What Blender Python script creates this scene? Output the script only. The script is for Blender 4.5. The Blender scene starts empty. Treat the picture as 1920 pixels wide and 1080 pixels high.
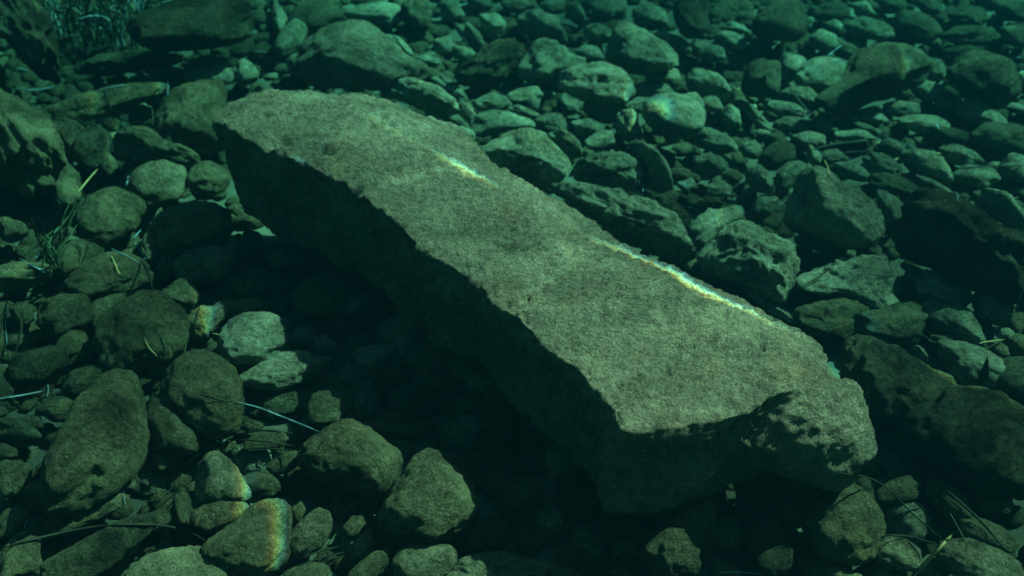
import bpy, bmesh, math, random, hashlib
import numpy as np
from mathutils import Vector, Matrix

SC = bpy.context.scene
COL = SC.collection
R = math.radians

# ------------------------------------------------------------------ camera
CAM = np.array([0.0, 0.0, 1.60])
PITCH = R(36.0)
TANH = math.tan(R(25.0))
RIGHT = np.array([1.0, 0.0, 0.0])
FWD = np.array([0.0, math.cos(PITCH), -math.sin(PITCH)])
UP = np.array([0.0, math.sin(PITCH), math.cos(PITCH)])
cd = bpy.data.cameras.new('camera')
cam = bpy.data.objects.new('camera', cd)
COL.objects.link(cam)
cam.location = CAM
cam.rotation_euler = (math.pi / 2 - PITCH, 0, 0)
cd.sensor_width = 36
cd.lens = 18 / TANH
cd.clip_start = 0.02
cd.clip_end = 500
cd.dof.use_dof = True
cd.dof.focus_distance = 1.98
cd.dof.aperture_fstop = 4.0
SC.camera = cam

# ------------------------------------------------------------------ world, sun, exposure
SUN_EL, SUN_AZ = R(51), R(24)          # azimuth counted from +X (right) towards +Y (away)
SUN_DIR = np.array([math.cos(SUN_EL) * math.cos(SUN_AZ), math.cos(SUN_EL) * math.sin(SUN_AZ), math.sin(SUN_EL)])
w = bpy.data.worlds.new('World')
SC.world = w
w.use_nodes = True
nt = w.node_tree
bg = nt.nodes['Background']
sky = nt.nodes.new('ShaderNodeTexSky')
sky.sky_type = 'NISHITA'
sky.sun_disc = False
sky.sun_elevation = SUN_EL
sky.sun_rotation = math.pi / 2 - SUN_AZ
nt.links.new(sky.outputs[0], bg.inputs[0])
bg.inputs[1].default_value = 0.06
sl = bpy.data.lights.new('sun', 'SUN')
sl.energy = 5.0
sl.angle = R(0.5)
sl.color = (1.0, 0.93, 0.78)
so = bpy.data.objects.new('sun', sl)
COL.objects.link(so)
so.rotation_euler = Vector(SUN_DIR).to_track_quat('Z', 'Y').to_euler()
so.location = (3, 2, 4)
SC.view_settings.view_transform = 'Standard'
SC.view_settings.look = 'None'
SC.view_settings.gamma = 1.0
SC.view_settings.exposure = 0.55
SC.view_settings.use_curve_mapping = False
SC.render.engine = 'CYCLES'
SC.cycles.use_denoising = True
try:
    SC.cycles.denoiser = 'OPENIMAGEDENOISE'
    SC.cycles.denoising_prefilter = 'ACCURATE'
except Exception:
    pass
SC.cycles.max_bounces = 6
SC.cycles.diffuse_bounces = 2
SC.cycles.volume_bounces = 1
SC.cycles.transparent_max_bounces = 12
SC.cycles.sample_clamp_indirect = 3.0

# ------------------------------------------------------------------ pixels to rays (photo is 1920 x 1080)
def ray(px, py):
    d = FWD + RIGHT * ((px - 960) / 960 * TANH) + UP * ((540 - py) / 960 * TANH)
    return d / np.linalg.norm(d)

def at(px, py, z):
    d = ray(px, py)
    return CAM + d * ((z - CAM[2]) / d[2])

def to_px(P):
    v = np.asarray(P) - CAM
    dz = v @ FWD
    return 960 + (v @ RIGHT) / dz / TANH * 960, 540 - (v @ UP) / dz / TANH * 960

# ------------------------------------------------------------------ noise
def _h(ix, iy, iz, s):
    n = (ix * 374761393 + iy * 668265263 + iz * 1274126177 + s * 974634777) & 0xFFFFFFFF
    n = ((n ^ (n >> 13)) * 1274126177) & 0xFFFFFFFF
    n = (n ^ (n >> 16)) & 0xFFFFFF
    return n / float(0x7FFFFF) - 1.0

def noise(P, s=0):
    f = np.floor(P)
    i = f.astype(np.int64)
    t = P - f
    t = t * t * t * (t * (t * 6 - 15) + 10)
    x, y, z = i[:, 0], i[:, 1], i[:, 2]
    tx, ty, tz = t[:, 0], t[:, 1], t[:, 2]
    def L(a, b, k): return a + (b - a) * k
    c = [[[_h(x + a, y + b, z + d, s) for d in (0, 1)] for b in (0, 1)] for a in (0, 1)]
    x00 = L(c[0][0][0], c[1][0][0], tx); x10 = L(c[0][1][0], c[1][1][0], tx)
    x01 = L(c[0][0][1], c[1][0][1], tx); x11 = L(c[0][1][1], c[1][1][1], tx)
    return L(L(x00, x10, ty), L(x01, x11, ty), tz)

def fbm(P, octv=4, s=0, gain=0.5):
    a, o, f = 1.0, 0.0, 1.0
    for k in range(octv):
        o = o + a * noise(P * f + k * 17.31, s + k)
        a *= gain; f *= 2.03
    return o

# ------------------------------------------------------------------ mesh helpers
_ico = {}
def ico(k):
    if k not in _ico:
        bm = bmesh.new()
        bmesh.ops.create_icosphere(bm, subdivisions=k, radius=1.0)
        v = np.array([q.co[:] for q in bm.verts])
        v /= np.linalg.norm(v, axis=1)[:, None]
        f = np.array([[q.index for q in t.verts] for t in bm.faces])
        bm.free()
        _ico[k] = (v, f)
    return _ico[k]

def mesh_from(name, v, f, mat, smooth=True):
    me = bpy.data.meshes.new(name)
    v = np.asarray(v, dtype=np.float32); f = np.asarray(f, dtype=np.int32)
    n = f.shape[1]
    me.vertices.add(len(v)); me.vertices.foreach_set('co', v.ravel())
    me.loops.add(f.size); me.loops.foreach_set('vertex_index', f.ravel())
    me.polygons.add(len(f))
    me.polygons.foreach_set('loop_start', np.arange(0, f.size, n, dtype=np.int32))
    me.polygons.foreach_set('use_smooth', np.full(len(f), smooth))
    me.update(calc_edges=True)
    if mat: me.materials.append(mat)
    return me

def link(name, me, loc=(0, 0, 0), parent=None):
    o = bpy.data.objects.new(name, me)
    COL.objects.link(o)
    o.location = loc
    if parent: o.parent = parent
    return o

def tag(o, label=None, cat=None, group=None, kind=None):
    if label: o['label'] = label
    if cat: o['category'] = cat
    if group: o['group'] = group
    if kind: o['kind'] = kind
    return o

# ------------------------------------------------------------------ materials
class NT:
    def __init__(self, m):
        m.use_nodes = True
        self.t = m.node_tree
        self.t.nodes.clear()
    def n(self, typ, **kw):
        o = self.t.nodes.new(typ)
        for k, v in kw.items():
            if k.startswith('i_'):
                o.inputs[k[2:].replace('_', ' ')].default_value = v
            else:
                setattr(o, k, v)
        return o
    def l(self, a, b): self.t.links.new(a, b)
    def math(self, op, a, b=None, c=None, clamp=False):
        o = self.t.nodes.new('ShaderNodeMath'); o.operation = op; o.use_clamp = clamp
        for i, x in enumerate((a, b, c)):
            if x is None: continue
            if isinstance(x, (int, float)): o.inputs[i].default_value = x
            else: self.l(x, o.inputs[i])
        return o.outputs[0]
    def ramp(self, fac, stops):
        o = self.t.nodes.new('ShaderNodeValToRGB')
        e = o.color_ramp.elements
        while len(e) < len(stops): e.new(0.5)
        for q, (p, c) in zip(e, stops):
            q.position = p
            q.color = (c, c, c, 1) if isinstance(c, (int, float)) else (*c, 1)
        self.l(fac, o.inputs[0])
        return o.outputs[0]
    def mix(self, fac, a, b, blend='MIX'):
        o = self.t.nodes.new('ShaderNodeMix'); o.data_type = 'RGBA'; o.blend_type = blend
        for s, x in ((0, fac), (6, a), (7, b)):
            if isinstance(x, (int, float)): o.inputs[s].default_value = x
            elif isinstance(x, tuple): o.inputs[s].default_value = (*x, 1)
            else: self.l(x, o.inputs[s])
        return o.outputs[2]

def rock_mat(name, c_hi, c_lo, c_stain, stain_amt=0.5, turf=1.0, bump=1.0, tscale=1.0, silt_lo=.62, silt_hi=1.0, spots=.45):
    m = bpy.data.materials.new(name)
    N = NT(m)
    tc = N.n('ShaderNodeTexCoord'); oi = N.n('ShaderNodeObjectInfo')
    off = N.n('ShaderNodeVectorMath', operation='SCALE'); off.inputs['Scale'].default_value = 37.0
    cmb = N.n('ShaderNodeCombineXYZ')
    for k in range(3): N.l(oi.outputs['Random'], cmb.inputs[k])
    N.l(cmb.outputs[0], off.inputs[0])
    add = N.n('ShaderNodeVectorMath', operation='ADD')
    N.l(tc.outputs['Object'], add.inputs[0]); N.l(off.outputs[0], add.inputs[1])
    V = add.outputs[0]
    def nz(scale, det, rough, dist=0.0):
        o = N.n('ShaderNodeTexNoise'); o.inputs['Scale'].default_value = scale
        o.inputs['Detail'].default_value = det; o.inputs['Roughness'].default_value = rough
        o.inputs['Distortion'].default_value = dist
        N.l(V, o.inputs['Vector']); return o.outputs['Fac']
    patch = nz(9, 4, .6); mott = nz(70 * tscale, 6, .72); fine = nz(210 * tscale, 5, .7); stain = nz(4.2, 5, .65, .6)
    col = N.mix(N.ramp(patch, [(.32, 0.0), (.68, 1.0)]), c_lo, c_hi)
    col = N.mix(N.ramp(stain, [(.52, 0.0), (.68, stain_amt)]), col, c_stain)
    silt = N.ramp(nz(6.5, 3, .6, .3), [(.40, silt_hi), (.60, silt_lo)])
    col = N.mix(N.math('MULTIPLY', silt, turf), col, N.ramp(mott, [(.30, .10), (.43, .62), (.55, 1.0), (.72, 1.6)]), 'MULTIPLY')
    col = N.mix(.7 * turf, col, N.ramp(fine, [(.32, .2), (.48, .9), (.68, 1.65)]), 'MULTIPLY')
    spot = N.ramp(nz(24 * tscale, 4, .6, .5), [(.56, 0.), (.66, 1.)])
    col = N.mix(N.math('MULTIPLY', spot, spots), col, (.03, .036, .02))
    # every stone has its own tone
    rv = N.math('MULTIPLY_ADD', oi.outputs['Random'], .5, .78)
    hs = N.n('ShaderNodeHueSaturation'); N.l(col, hs.inputs['Color']); N.l(rv, hs.inputs['Value'])
    # pale flecks of shell and coralline crust
    vo = N.n('ShaderNodeTexVoronoi'); vo.inputs['Scale'].default_value = 85
    N.l(V, vo.inputs['Vector'])
    fl = N.math('MULTIPLY', N.math('LESS_THAN', vo.outputs['Distance'], .13), N.math('GREATER_THAN', nz(14, 2, .5), .6))
    col = N.mix(N.math('MULTIPLY', fl, .75), hs.outputs[0], (.42, .42, .34))
    b = N.n('ShaderNodeBsdfPrincipled')
    N.l(col, b.inputs['Base Color'])
    b.inputs['Roughness'].default_value = .92
    b.inputs['Specular IOR Level'].default_value = .12
    hgt = N.math('ADD', N.math('MULTIPLY', mott, 1.0), N.math('MULTIPLY', fine, .5))
    bu = N.n('ShaderNodeBump'); N.l(N.math('MULTIPLY', silt, .95 * bump), bu.inputs['Strength'])
    bu.inputs['Distance'].default_value = .048
    N.l(hgt, bu.inputs['Height']); N.l(bu.outputs[0], b.inputs['Normal'])
    o = N.n('ShaderNodeOutputMaterial'); N.l(b.outputs[0], o.inputs[0])
    return m

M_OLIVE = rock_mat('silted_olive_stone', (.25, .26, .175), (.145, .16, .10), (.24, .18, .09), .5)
M_DIM_PALE = rock_mat('dimmed_pale_stone', (.20, .185, .11), (.115, .112, .066), (.19, .14, .07), .5)  # pale stone darkened likewise, weaker light on the near side put in colour
M_DIM = rock_mat('dimmed_olive_stone', (.155, .142, .076), (.08, .078, .042), (.15, .11, .05), .5)  # darker copy for near and left stones: dimmer light there put in colour
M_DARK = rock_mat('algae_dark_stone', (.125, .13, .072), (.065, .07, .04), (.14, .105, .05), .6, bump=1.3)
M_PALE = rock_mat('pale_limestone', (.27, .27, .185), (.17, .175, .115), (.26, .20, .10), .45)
M_BLOCK = rock_mat('turf_covered_block_stone', (.262, .242, .163), (.165, .16, .108), (.25, .165, .085), .45, bump=1.35, tscale=.9, silt_lo=.56, silt_hi=.74, spots=.4)

def sand_mat():
    m = bpy.data.materials.new('silty_sand')
    N = NT(m); tc = N.n('ShaderNodeTexCoord')
    def nz(s, d, r):
        o = N.n('ShaderNodeTexNoise'); o.inputs['Scale'].default_value = s; o.inputs['Detail'].default_value = d
        o.inputs['Roughness'].default_value = r; N.l(tc.outputs['Object'], o.inputs['Vector']); return o.outputs['Fac']
    a = nz(5, 4, .6); g = nz(260, 4, .7)
    col = N.mix(N.ramp(a, [(.35, 0.), (.7, 1.)]), (.05, .055, .035), (.11, .115, .075))
    col = N.mix(.8, col, N.ramp(g, [(.3, .45), (.5, 1.), (.72, 1.4)]), 'MULTIPLY')
    b = N.n('ShaderNodeBsdfPrincipled'); N.l(col, b.inputs['Base Color']); b.inputs['Roughness'].default_value = .95
    bu = N.n('ShaderNodeBump'); bu.inputs['Strength'].default_value = .6; bu.inputs['Distance'].default_value = .006
    N.l(g, bu.inputs['Height']); N.l(bu.outputs[0], b.inputs['Normal'])
    o = N.n('ShaderNodeOutputMaterial'); N.l(b.outputs[0], o.inputs[0])
    return m
M_SAND = sand_mat()

def leaf_mat(name, c1, c2, rough=.5, spec=.4):
    m = bpy.data.materials.new(name)
    N = NT(m); tc = N.n('ShaderNodeTexCoord')
    o = N.n('ShaderNodeTexNoise'); o.inputs['Scale'].default_value = 40; o.inputs['Detail'].default_value = 4
    N.l(tc.outputs['Object'], o.inputs['Vector'])
    col = N.mix(N.ramp(o.outputs['Fac'], [(.35, 0.), (.65, 1.)]), c1, c2)
    b = N.n('ShaderNodeBsdfPrincipled'); N.l(col, b.inputs['Base Color'])
    b.inputs['Roughness'].default_value = rough; b.inputs['Specular IOR Level'].default_value = spec
    q = N.n('ShaderNodeOutputMaterial'); N.l(b.outputs[0], q.inputs[0])
    return m
M_LEAF = {
    'dark': leaf_mat('dead_leaf_dark', (.012, .014, .009), (.035, .035, .018), .6, .2),
    'blue': leaf_mat('leaf_silvery', (.07, .13, .15), (.22, .32, .35), .35, .6),
    'tan': leaf_mat('leaf_straw', (.30, .22, .08), (.46, .36, .15), .5, .3),
    'green': leaf_mat('leaf_green', (.03, .06, .025), (.08, .12, .05), .45, .4),
}

# ------------------------------------------------------------------ unseen water sheet: bright lines and patches put in its colour to shape sunlight
Z_WATER = 2.35
def through_water(P):
    P = np.asarray(P)
    return P + SUN_DIR * ((Z_WATER - P[2]) / SUN_DIR[2])

SOFT_OFF = 29.03  # shift that puts bright patches on the block, dim ones on left stones
def water():
    n = 90
    xs = np.linspace(-30, 30, n); X, Y = np.meshgrid(xs, xs, indexing='ij')
    P = np.stack([X.ravel(), Y.ravel(), np.zeros(n * n)], 1)
    P[:, 2] = .02 * fbm(P * np.array([.9, .9, 1]), 2, 5)
    i = np.arange((n - 1) * (n - 1)); a = (i // (n - 1)) * n + i % (n - 1)
    F = np.stack([a, a + n, a + n + 1, a + 1], 1)
    m = bpy.data.materials.new('water_light_pattern')
    N = NT(m); tc = N.n('ShaderNodeTexCoord')
    # painted light lines, one laid to fall along the block's far edge
    A = through_water(at(800, 284, .355)); B = through_water(at(1500, 608, .345))
    t = (B - A)[:2]; t /= np.linalg.norm(t); nrm = np.array([t[1], -t[0]])
    if nrm[0] < 0: nrm = -nrm                      # points up-right, to the outside of the block
    def dot(v):
        d = N.n('ShaderNodeVectorMath', operation='DOT_PRODUCT'); N.l(tc.outputs['Object'], d.inputs[0])
        d.inputs[1].default_value = (*v, 0); return d.outputs['Value']
    def nz(s, det, off=0.0, rough=.5):
        mp = N.n('ShaderNodeMapping'); mp.inputs['Location'].default_value = (off, off * .7, 0)
        N.l(tc.outputs['Object'], mp.inputs[0])
        o = N.n('ShaderNodeTexNoise'); o.inputs['Scale'].default_value = s; o.inputs['Detail'].default_value = det
        o.inputs['Roughness'].default_value = rough
        N.l(mp.outputs[0], o.inputs['Vector']); return o.outputs['Fac']
    def lines(axis, c0, lam, wob, wscale, off, width, disp):
        # distance to the nearest wobbling light line, for each colour
        s = N.math('SUBTRACT', dot(axis), float(c0))
        wb = N.math('MULTIPLY', N.math('SUBTRACT', nz(wscale, 1.5, off), .5), wob)
        s = N.math('ADD', s, wb)
        out = []
        for sh in (-disp, 0.0, disp):
            q = N.math('FRACT', N.math('ADD', N.math('DIVIDE', N.math('SUBTRACT', s, sh), lam), .5))
            d = N.math('MULTIPLY', N.math('ABSOLUTE', N.math('SUBTRACT', q, .5)), lam)
            g = N.math('DIVIDE', d, width)
            out.append(N.math('POWER', 2.718, N.math('MULTIPLY', N.math('MULTIPLY', g, g), -1.0)))
        return out
    c0 = float(nrm @ A[:2])
    l1 = lines(nrm, c0, 1.7, .10, 2.0, 3.0, .0085, .0042)
    A2 = through_water(at(428, 625, .10)); B2 = through_water(at(540, 958, .10))
    t2 = (B2 - A2)[:2]; t2 /= np.linalg.norm(t2); n2 = np.array([t2[1], -t2[0]])
    if n2[0] < 0: n2 = -n2
    l2 = lines(n2, float(n2 @ A2[:2]), 1.35, .12, 1.6, 9.0, .009, .007)
    # two stretches of the line on the block's edge painted brighter
    def packet(px, py, sig):
        q = float(np.append(t, 0) @ through_water(at(px, py, .34)))
        g = N.math('DIVIDE', N.math('SUBTRACT', dot(t), q), sig)
        return N.math('POWER', 2.718, N.math('MULTIPLY', N.math('MULTIPLY', g, g), -1.0))
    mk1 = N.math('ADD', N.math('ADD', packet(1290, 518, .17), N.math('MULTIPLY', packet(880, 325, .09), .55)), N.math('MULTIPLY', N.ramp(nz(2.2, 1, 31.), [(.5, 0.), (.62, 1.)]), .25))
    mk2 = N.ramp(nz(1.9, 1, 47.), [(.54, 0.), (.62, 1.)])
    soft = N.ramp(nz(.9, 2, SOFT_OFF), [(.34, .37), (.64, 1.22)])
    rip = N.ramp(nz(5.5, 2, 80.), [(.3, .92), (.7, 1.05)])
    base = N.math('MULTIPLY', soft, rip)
    cc = N.n('ShaderNodeCombineColor')
    # faint net of light painted between the bright lines
    wv = N.n('ShaderNodeTexNoise'); wv.inputs['Scale'].default_value = 2.4; N.l(tc.outputs['Object'], wv.inputs['Vector'])
    wm = N.n('ShaderNodeVectorMath', operation='SCALE'); wm.inputs['Scale'].default_value = .5; N.l(wv.outputs['Color'], wm.inputs[0])
    net = []
    mk3 = N.ramp(nz(2.6, 1, 5.), [(.5, 0.), (.66, 1.)])
    for sh in (-.006, 0., .006):
        ad = N.n('ShaderNodeVectorMath', operation='ADD'); N.l(tc.outputs['Object'], ad.inputs[0]); N.l(wm.outputs[0], ad.inputs[1])
        ad2 = N.n('ShaderNodeVectorMath', operation='ADD'); N.l(ad.outputs[0], ad2.inputs[0]); ad2.inputs[1].default_value = (sh, sh * .6, 0)
        vo = N.n('ShaderNodeTexVoronoi'); vo.voronoi_dimensions = '2D'; vo.feature = 'DISTANCE_TO_EDGE'; vo.inputs['Scale'].default_value = 2.3
        N.l(ad2.outputs[0], vo.inputs['Vector'])
        g = N.math('DIVIDE', vo.outputs['Distance'], .028)
        net.append(N.math('MULTIPLY', N.math('POWER', 2.718, N.math('MULTIPLY', N.math('MULTIPLY', g, g), -1.0)), N.math('MULTIPLY', mk3, .4)))
    LIGHT_GAIN = (2.85, 1.62, 1.32)  # brightens passing sunlight and sky light, red most, to offset the water's absorption
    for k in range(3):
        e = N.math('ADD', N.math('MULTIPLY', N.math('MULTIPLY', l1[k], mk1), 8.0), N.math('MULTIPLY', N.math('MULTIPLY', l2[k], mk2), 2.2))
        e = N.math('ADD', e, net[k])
        N.l(N.math('MULTIPLY', N.math('ADD', base, e), LIGHT_GAIN[k]), cc.inputs[k])
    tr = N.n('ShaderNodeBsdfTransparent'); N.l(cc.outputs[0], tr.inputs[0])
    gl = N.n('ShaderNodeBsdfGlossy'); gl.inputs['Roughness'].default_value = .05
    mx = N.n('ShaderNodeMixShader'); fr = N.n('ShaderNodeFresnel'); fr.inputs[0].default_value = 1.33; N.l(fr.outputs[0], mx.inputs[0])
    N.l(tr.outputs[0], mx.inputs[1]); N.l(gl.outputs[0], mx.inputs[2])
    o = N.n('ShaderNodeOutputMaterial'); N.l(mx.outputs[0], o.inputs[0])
    ob = link('water_light_filter', mesh_from('water_light_filter', P, F, m), (0, 0, Z_WATER))
    tag(ob, 'unseen sea surface added above the rocks, light pattern in its colour', kind='structure')
water()

# ------------------------------------------------------------------ seabed
def ground_z(xy):
    P = np.concatenate([np.asarray(xy, float), np.zeros((len(xy), 1))], 1)
    return -.035 + .03 * fbm(P * 1.4, 3, 77) 

def seabed():
    n = 260
    xs = np.linspace(-6, 6, n); ys = np.linspace(-2, 10, n)
    X, Y = np.meshgrid(xs, ys, indexing='ij')
    xy = np.stack([X.ravel(), Y.ravel()], 1)
    z = ground_z(xy)
    P = np.concatenate([xy, z[:, None]], 1)
    P[:, 2] += .006 * noise(P * 14, 3)
    i = np.arange((n - 1) * (n - 1)); a = (i // (n - 1)) * n + i % (n - 1)
    F = np.stack([a, a + n, a + n + 1, a + 1], 1)
    # far sheet out to where the water hides it
    e = 39.0
    v2 = [(-e, -e, -.12), (e, -e, -.12), (e, e, -.12), (-e, e, -.12)]
    o = link('seabed', mesh_from('seabed', P, F, M_SAND)); tag(o, 'silty sand seabed between the stones', kind='structure')
    o = link('sand', mesh_from('sand', np.array(v2), np.array([[0, 1, 2, 3]]), M_SAND)); tag(o, 'flat sandy sea floor further out', kind='structure')
seabed()

# ------------------------------------------------------------------ stones traced as outlines in the photograph, each given its own depth and footprint
TILE = {'A': (0, 0), 'B': (640, 0), 'C': (1280, 0), 'D': (0, 360), 'E': (640, 360), 'F': (1280, 360), 'G': (0, 720), 'H': (640, 720), 'I': (1280, 720)}
def tpx(t, pts):
    if t == '.': return np.array(pts, float)
    return np.array(pts, float) / 3.0 + np.array(TILE[t], float)

def poly_moments(p):
    x, y = p[:, 0], p[:, 1]; x1, y1 = np.roll(x, -1), np.roll(y, -1)
    c = x * y1 - x1 * y; A = c.sum() / 2
    cx = ((x + x1) * c).sum() / (6 * A); cy = ((y + y1) * c).sum() / (6 * A)
    X, Y = x - cx, y - cy; X1, Y1 = np.roll(X, -1), np.roll(Y, -1); c = X * Y1 - X1 * Y
    sxx = ((X * X + X * X1 + X1 * X1) * c).sum() / (12 * A)
    syy = ((Y * Y + Y * Y1 + Y1 * Y1) * c).sum() / (12 * A)
    sxy = ((X * Y1 + 2 * X * Y + 2 * X1 * Y1 + X1 * Y) * c).sum() / (24 * A)
    return np.array([cx, cy]), np.array([[sxx, sxy], [sxy, syy]])

def radial(poly_w, nb):
    """distance from the origin to a closed outline, in nb directions"""
    out = np.zeros(nb)
    a = poly_w; b = np.roll(poly_w, -1, axis=0)
    for k in range(nb):
        t = 2 * math.pi * (k + .5) / nb
        d = np.array([math.cos(t), math.sin(t)])
        den = d[0] * (b - a)[:, 1] - d[1] * (b - a)[:, 0]
        den = np.where(np.abs(den) < 1e-9, 1e-9, den)
        s = (a[:, 0] * (b - a)[:, 1] - a[:, 1] * (b - a)[:, 0]) / den
        u = (a[:, 0] * d[1] - a[:, 1] * d[0]) / den
        ok = (s > 0) & (u >= -1e-6) & (u <= 1 + 1e-6)
        out[k] = s[ok].max() if ok.any() else 1.0
    return out

def sm(r, k):
    for _ in range(k): r = (np.roll(r, 1) + 2 * r + np.roll(r, -1)) / 4
    return r

GROW = 1.07
def stone_geometry(poly, seed, style='', base=0.0, k=.8, sub=4, soft=5):
    rng = np.random.RandomState(seed)
    c, S = poly_moments(poly)
    poly = c + (poly - c) * GROW; S = S * GROW * GROW
    d = ray(*c)
    el = math.asin(-d[2])
    # image axes at this ray: right and up
    dh = np.array([d[0], d[1], 0]); dh /= np.linalg.norm(dh)
    rt = np.array([dh[1], -dh[0], 0]); up = np.cross(rt, d); up /= np.linalg.norm(up)
    hz = .05
    if el < R(33): k *= 1.14
    for _ in range(4):
        zc = base + hz * .92
        P0 = CAM + d * ((zc - CAM[2]) / d[2])
        mpp = (P0 - CAM) @ FWD * TANH / 960
        Sw = 4 * S * mpp * mpp; Sw[0, 1] *= -1; Sw[1, 0] *= -1
        syy = Sw[1, 1]; s_, c_ = math.sin(el), math.cos(el)
        hz = k * math.sqrt(min(syy, Sw[0, 0] * 1.6))
        for _q in range(12):
            gyy = (syy - (hz * c_) ** 2) / s_ ** 2; gxy = Sw[0, 1] / s_
            if gyy > (hz * .7) ** 2 and gxy * gxy < .85 * Sw[0, 0] * gyy: break
            hz *= .88
    gyy = max(gyy, (hz * .5) ** 2)
    G = np.array([[Sw[0, 0], gxy], [gxy, gyy]])
    ev, E = np.linalg.eigh(G); ev = np.maximum(ev, 1e-5)
    Gs = E @ np.diag(np.sqrt(ev)) @ E.T
    v, f = ico(sub)
    p = v.copy()
    if 'a' in style:
        ncut, lo, hi = 11, .6, .88
    elif 'r' in style:
        ncut, lo, hi = 9, .6, .9
    else:
        ncut, lo, hi = 5, .78, .97
    for _ in range(ncut):
        pl = rng.normal(size=3); pl /= np.linalg.norm(pl)
        dd = rng.uniform(lo, hi); q = p @ pl - dd
        p = p - np.where(q > 0, q * (.85 if 'a' in style else .7), 0)[:, None] * pl
    off = rng.uniform(-50, 50, 3)
    amp = .10 if 'r' not in style else .17
    p = p * (1 + amp * fbm(v * 1.7 + off, 3, seed % 97))[:, None]
    # to metres: footprint and height
    fr, ff = rt, dh
    loc = (p[:, :1] * Gs[0, 0] + p[:, 1:2] * Gs[0, 1]) * fr + (p[:, :1] * Gs[1, 0] + p[:, 1:2] * Gs[1, 1]) * ff
    loc = loc + p[:, 2:3] * hz * np.array([0, 0, 1.0])
    # outline as traced
    ev2, E2 = np.linalg.eigh(Sw); Wm = E2 @ np.diag(1 / np.sqrt(np.maximum(ev2, 1e-9))) @ E2.T
    uv = np.stack([loc @ rt, loc @ up], 1); wv = uv @ Wm.T
    pw = (poly - c) * mpp; pw[:, 1] *= -1; pw = pw @ Wm.T
    nb = 72
    des = sm(radial(pw, nb), soft)
    ang = np.arctan2(wv[:, 1], wv[:, 0]) % (2 * math.pi); rad = np.linalg.norm(wv, axis=1)
    bi = np.minimum((ang / (2 * math.pi) * nb).astype(int), nb - 1)
    act = np.zeros(nb); np.maximum.at(act, bi, rad)
    act = np.where(act < .3, 1, act); act = sm(act, 2)
    fac = np.clip(des / act, .45, 2.0)
    x = ang / (2 * math.pi) * nb - .5; i0 = np.floor(x).astype(int); tt = x - i0
    fv = fac[i0 % nb] * (1 - tt) + fac[(i0 + 1) % nb] * tt
    loc = loc + ((fv - 1) * uv[:, 0])[:, None] * rt + ((fv - 1) * uv[:, 1])[:, None] * up
    # weathering in metres
    nrm = loc / np.maximum(np.linalg.norm(loc, axis=1), 1e-6)[:, None]
    W = loc + off
    if 'r' in style:
        rr = 1 - np.abs(noise(W * 26, 5)) ; disp = .007 * (rr - .6) + .006 * fbm(W * 34, 3, 6, .6) + .0045 * noise(W * 95, 9)
    else:
        disp = .0034 * fbm(W * 24, 3, 7, .6) + .0026 * noise(W * 110, 8)
    size = math.sqrt(Sw[0, 0] * Sw[1, 1]) ** .5
    loc = loc + nrm * (disp * min(1, size / .09))[:, None]
    foot = dict(c=P0[:2].copy(), G=Gs, fr=fr[:2], ff=ff[:2], hz=hz, size=size, P=P0)
    return P0, loc, f, foot

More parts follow.
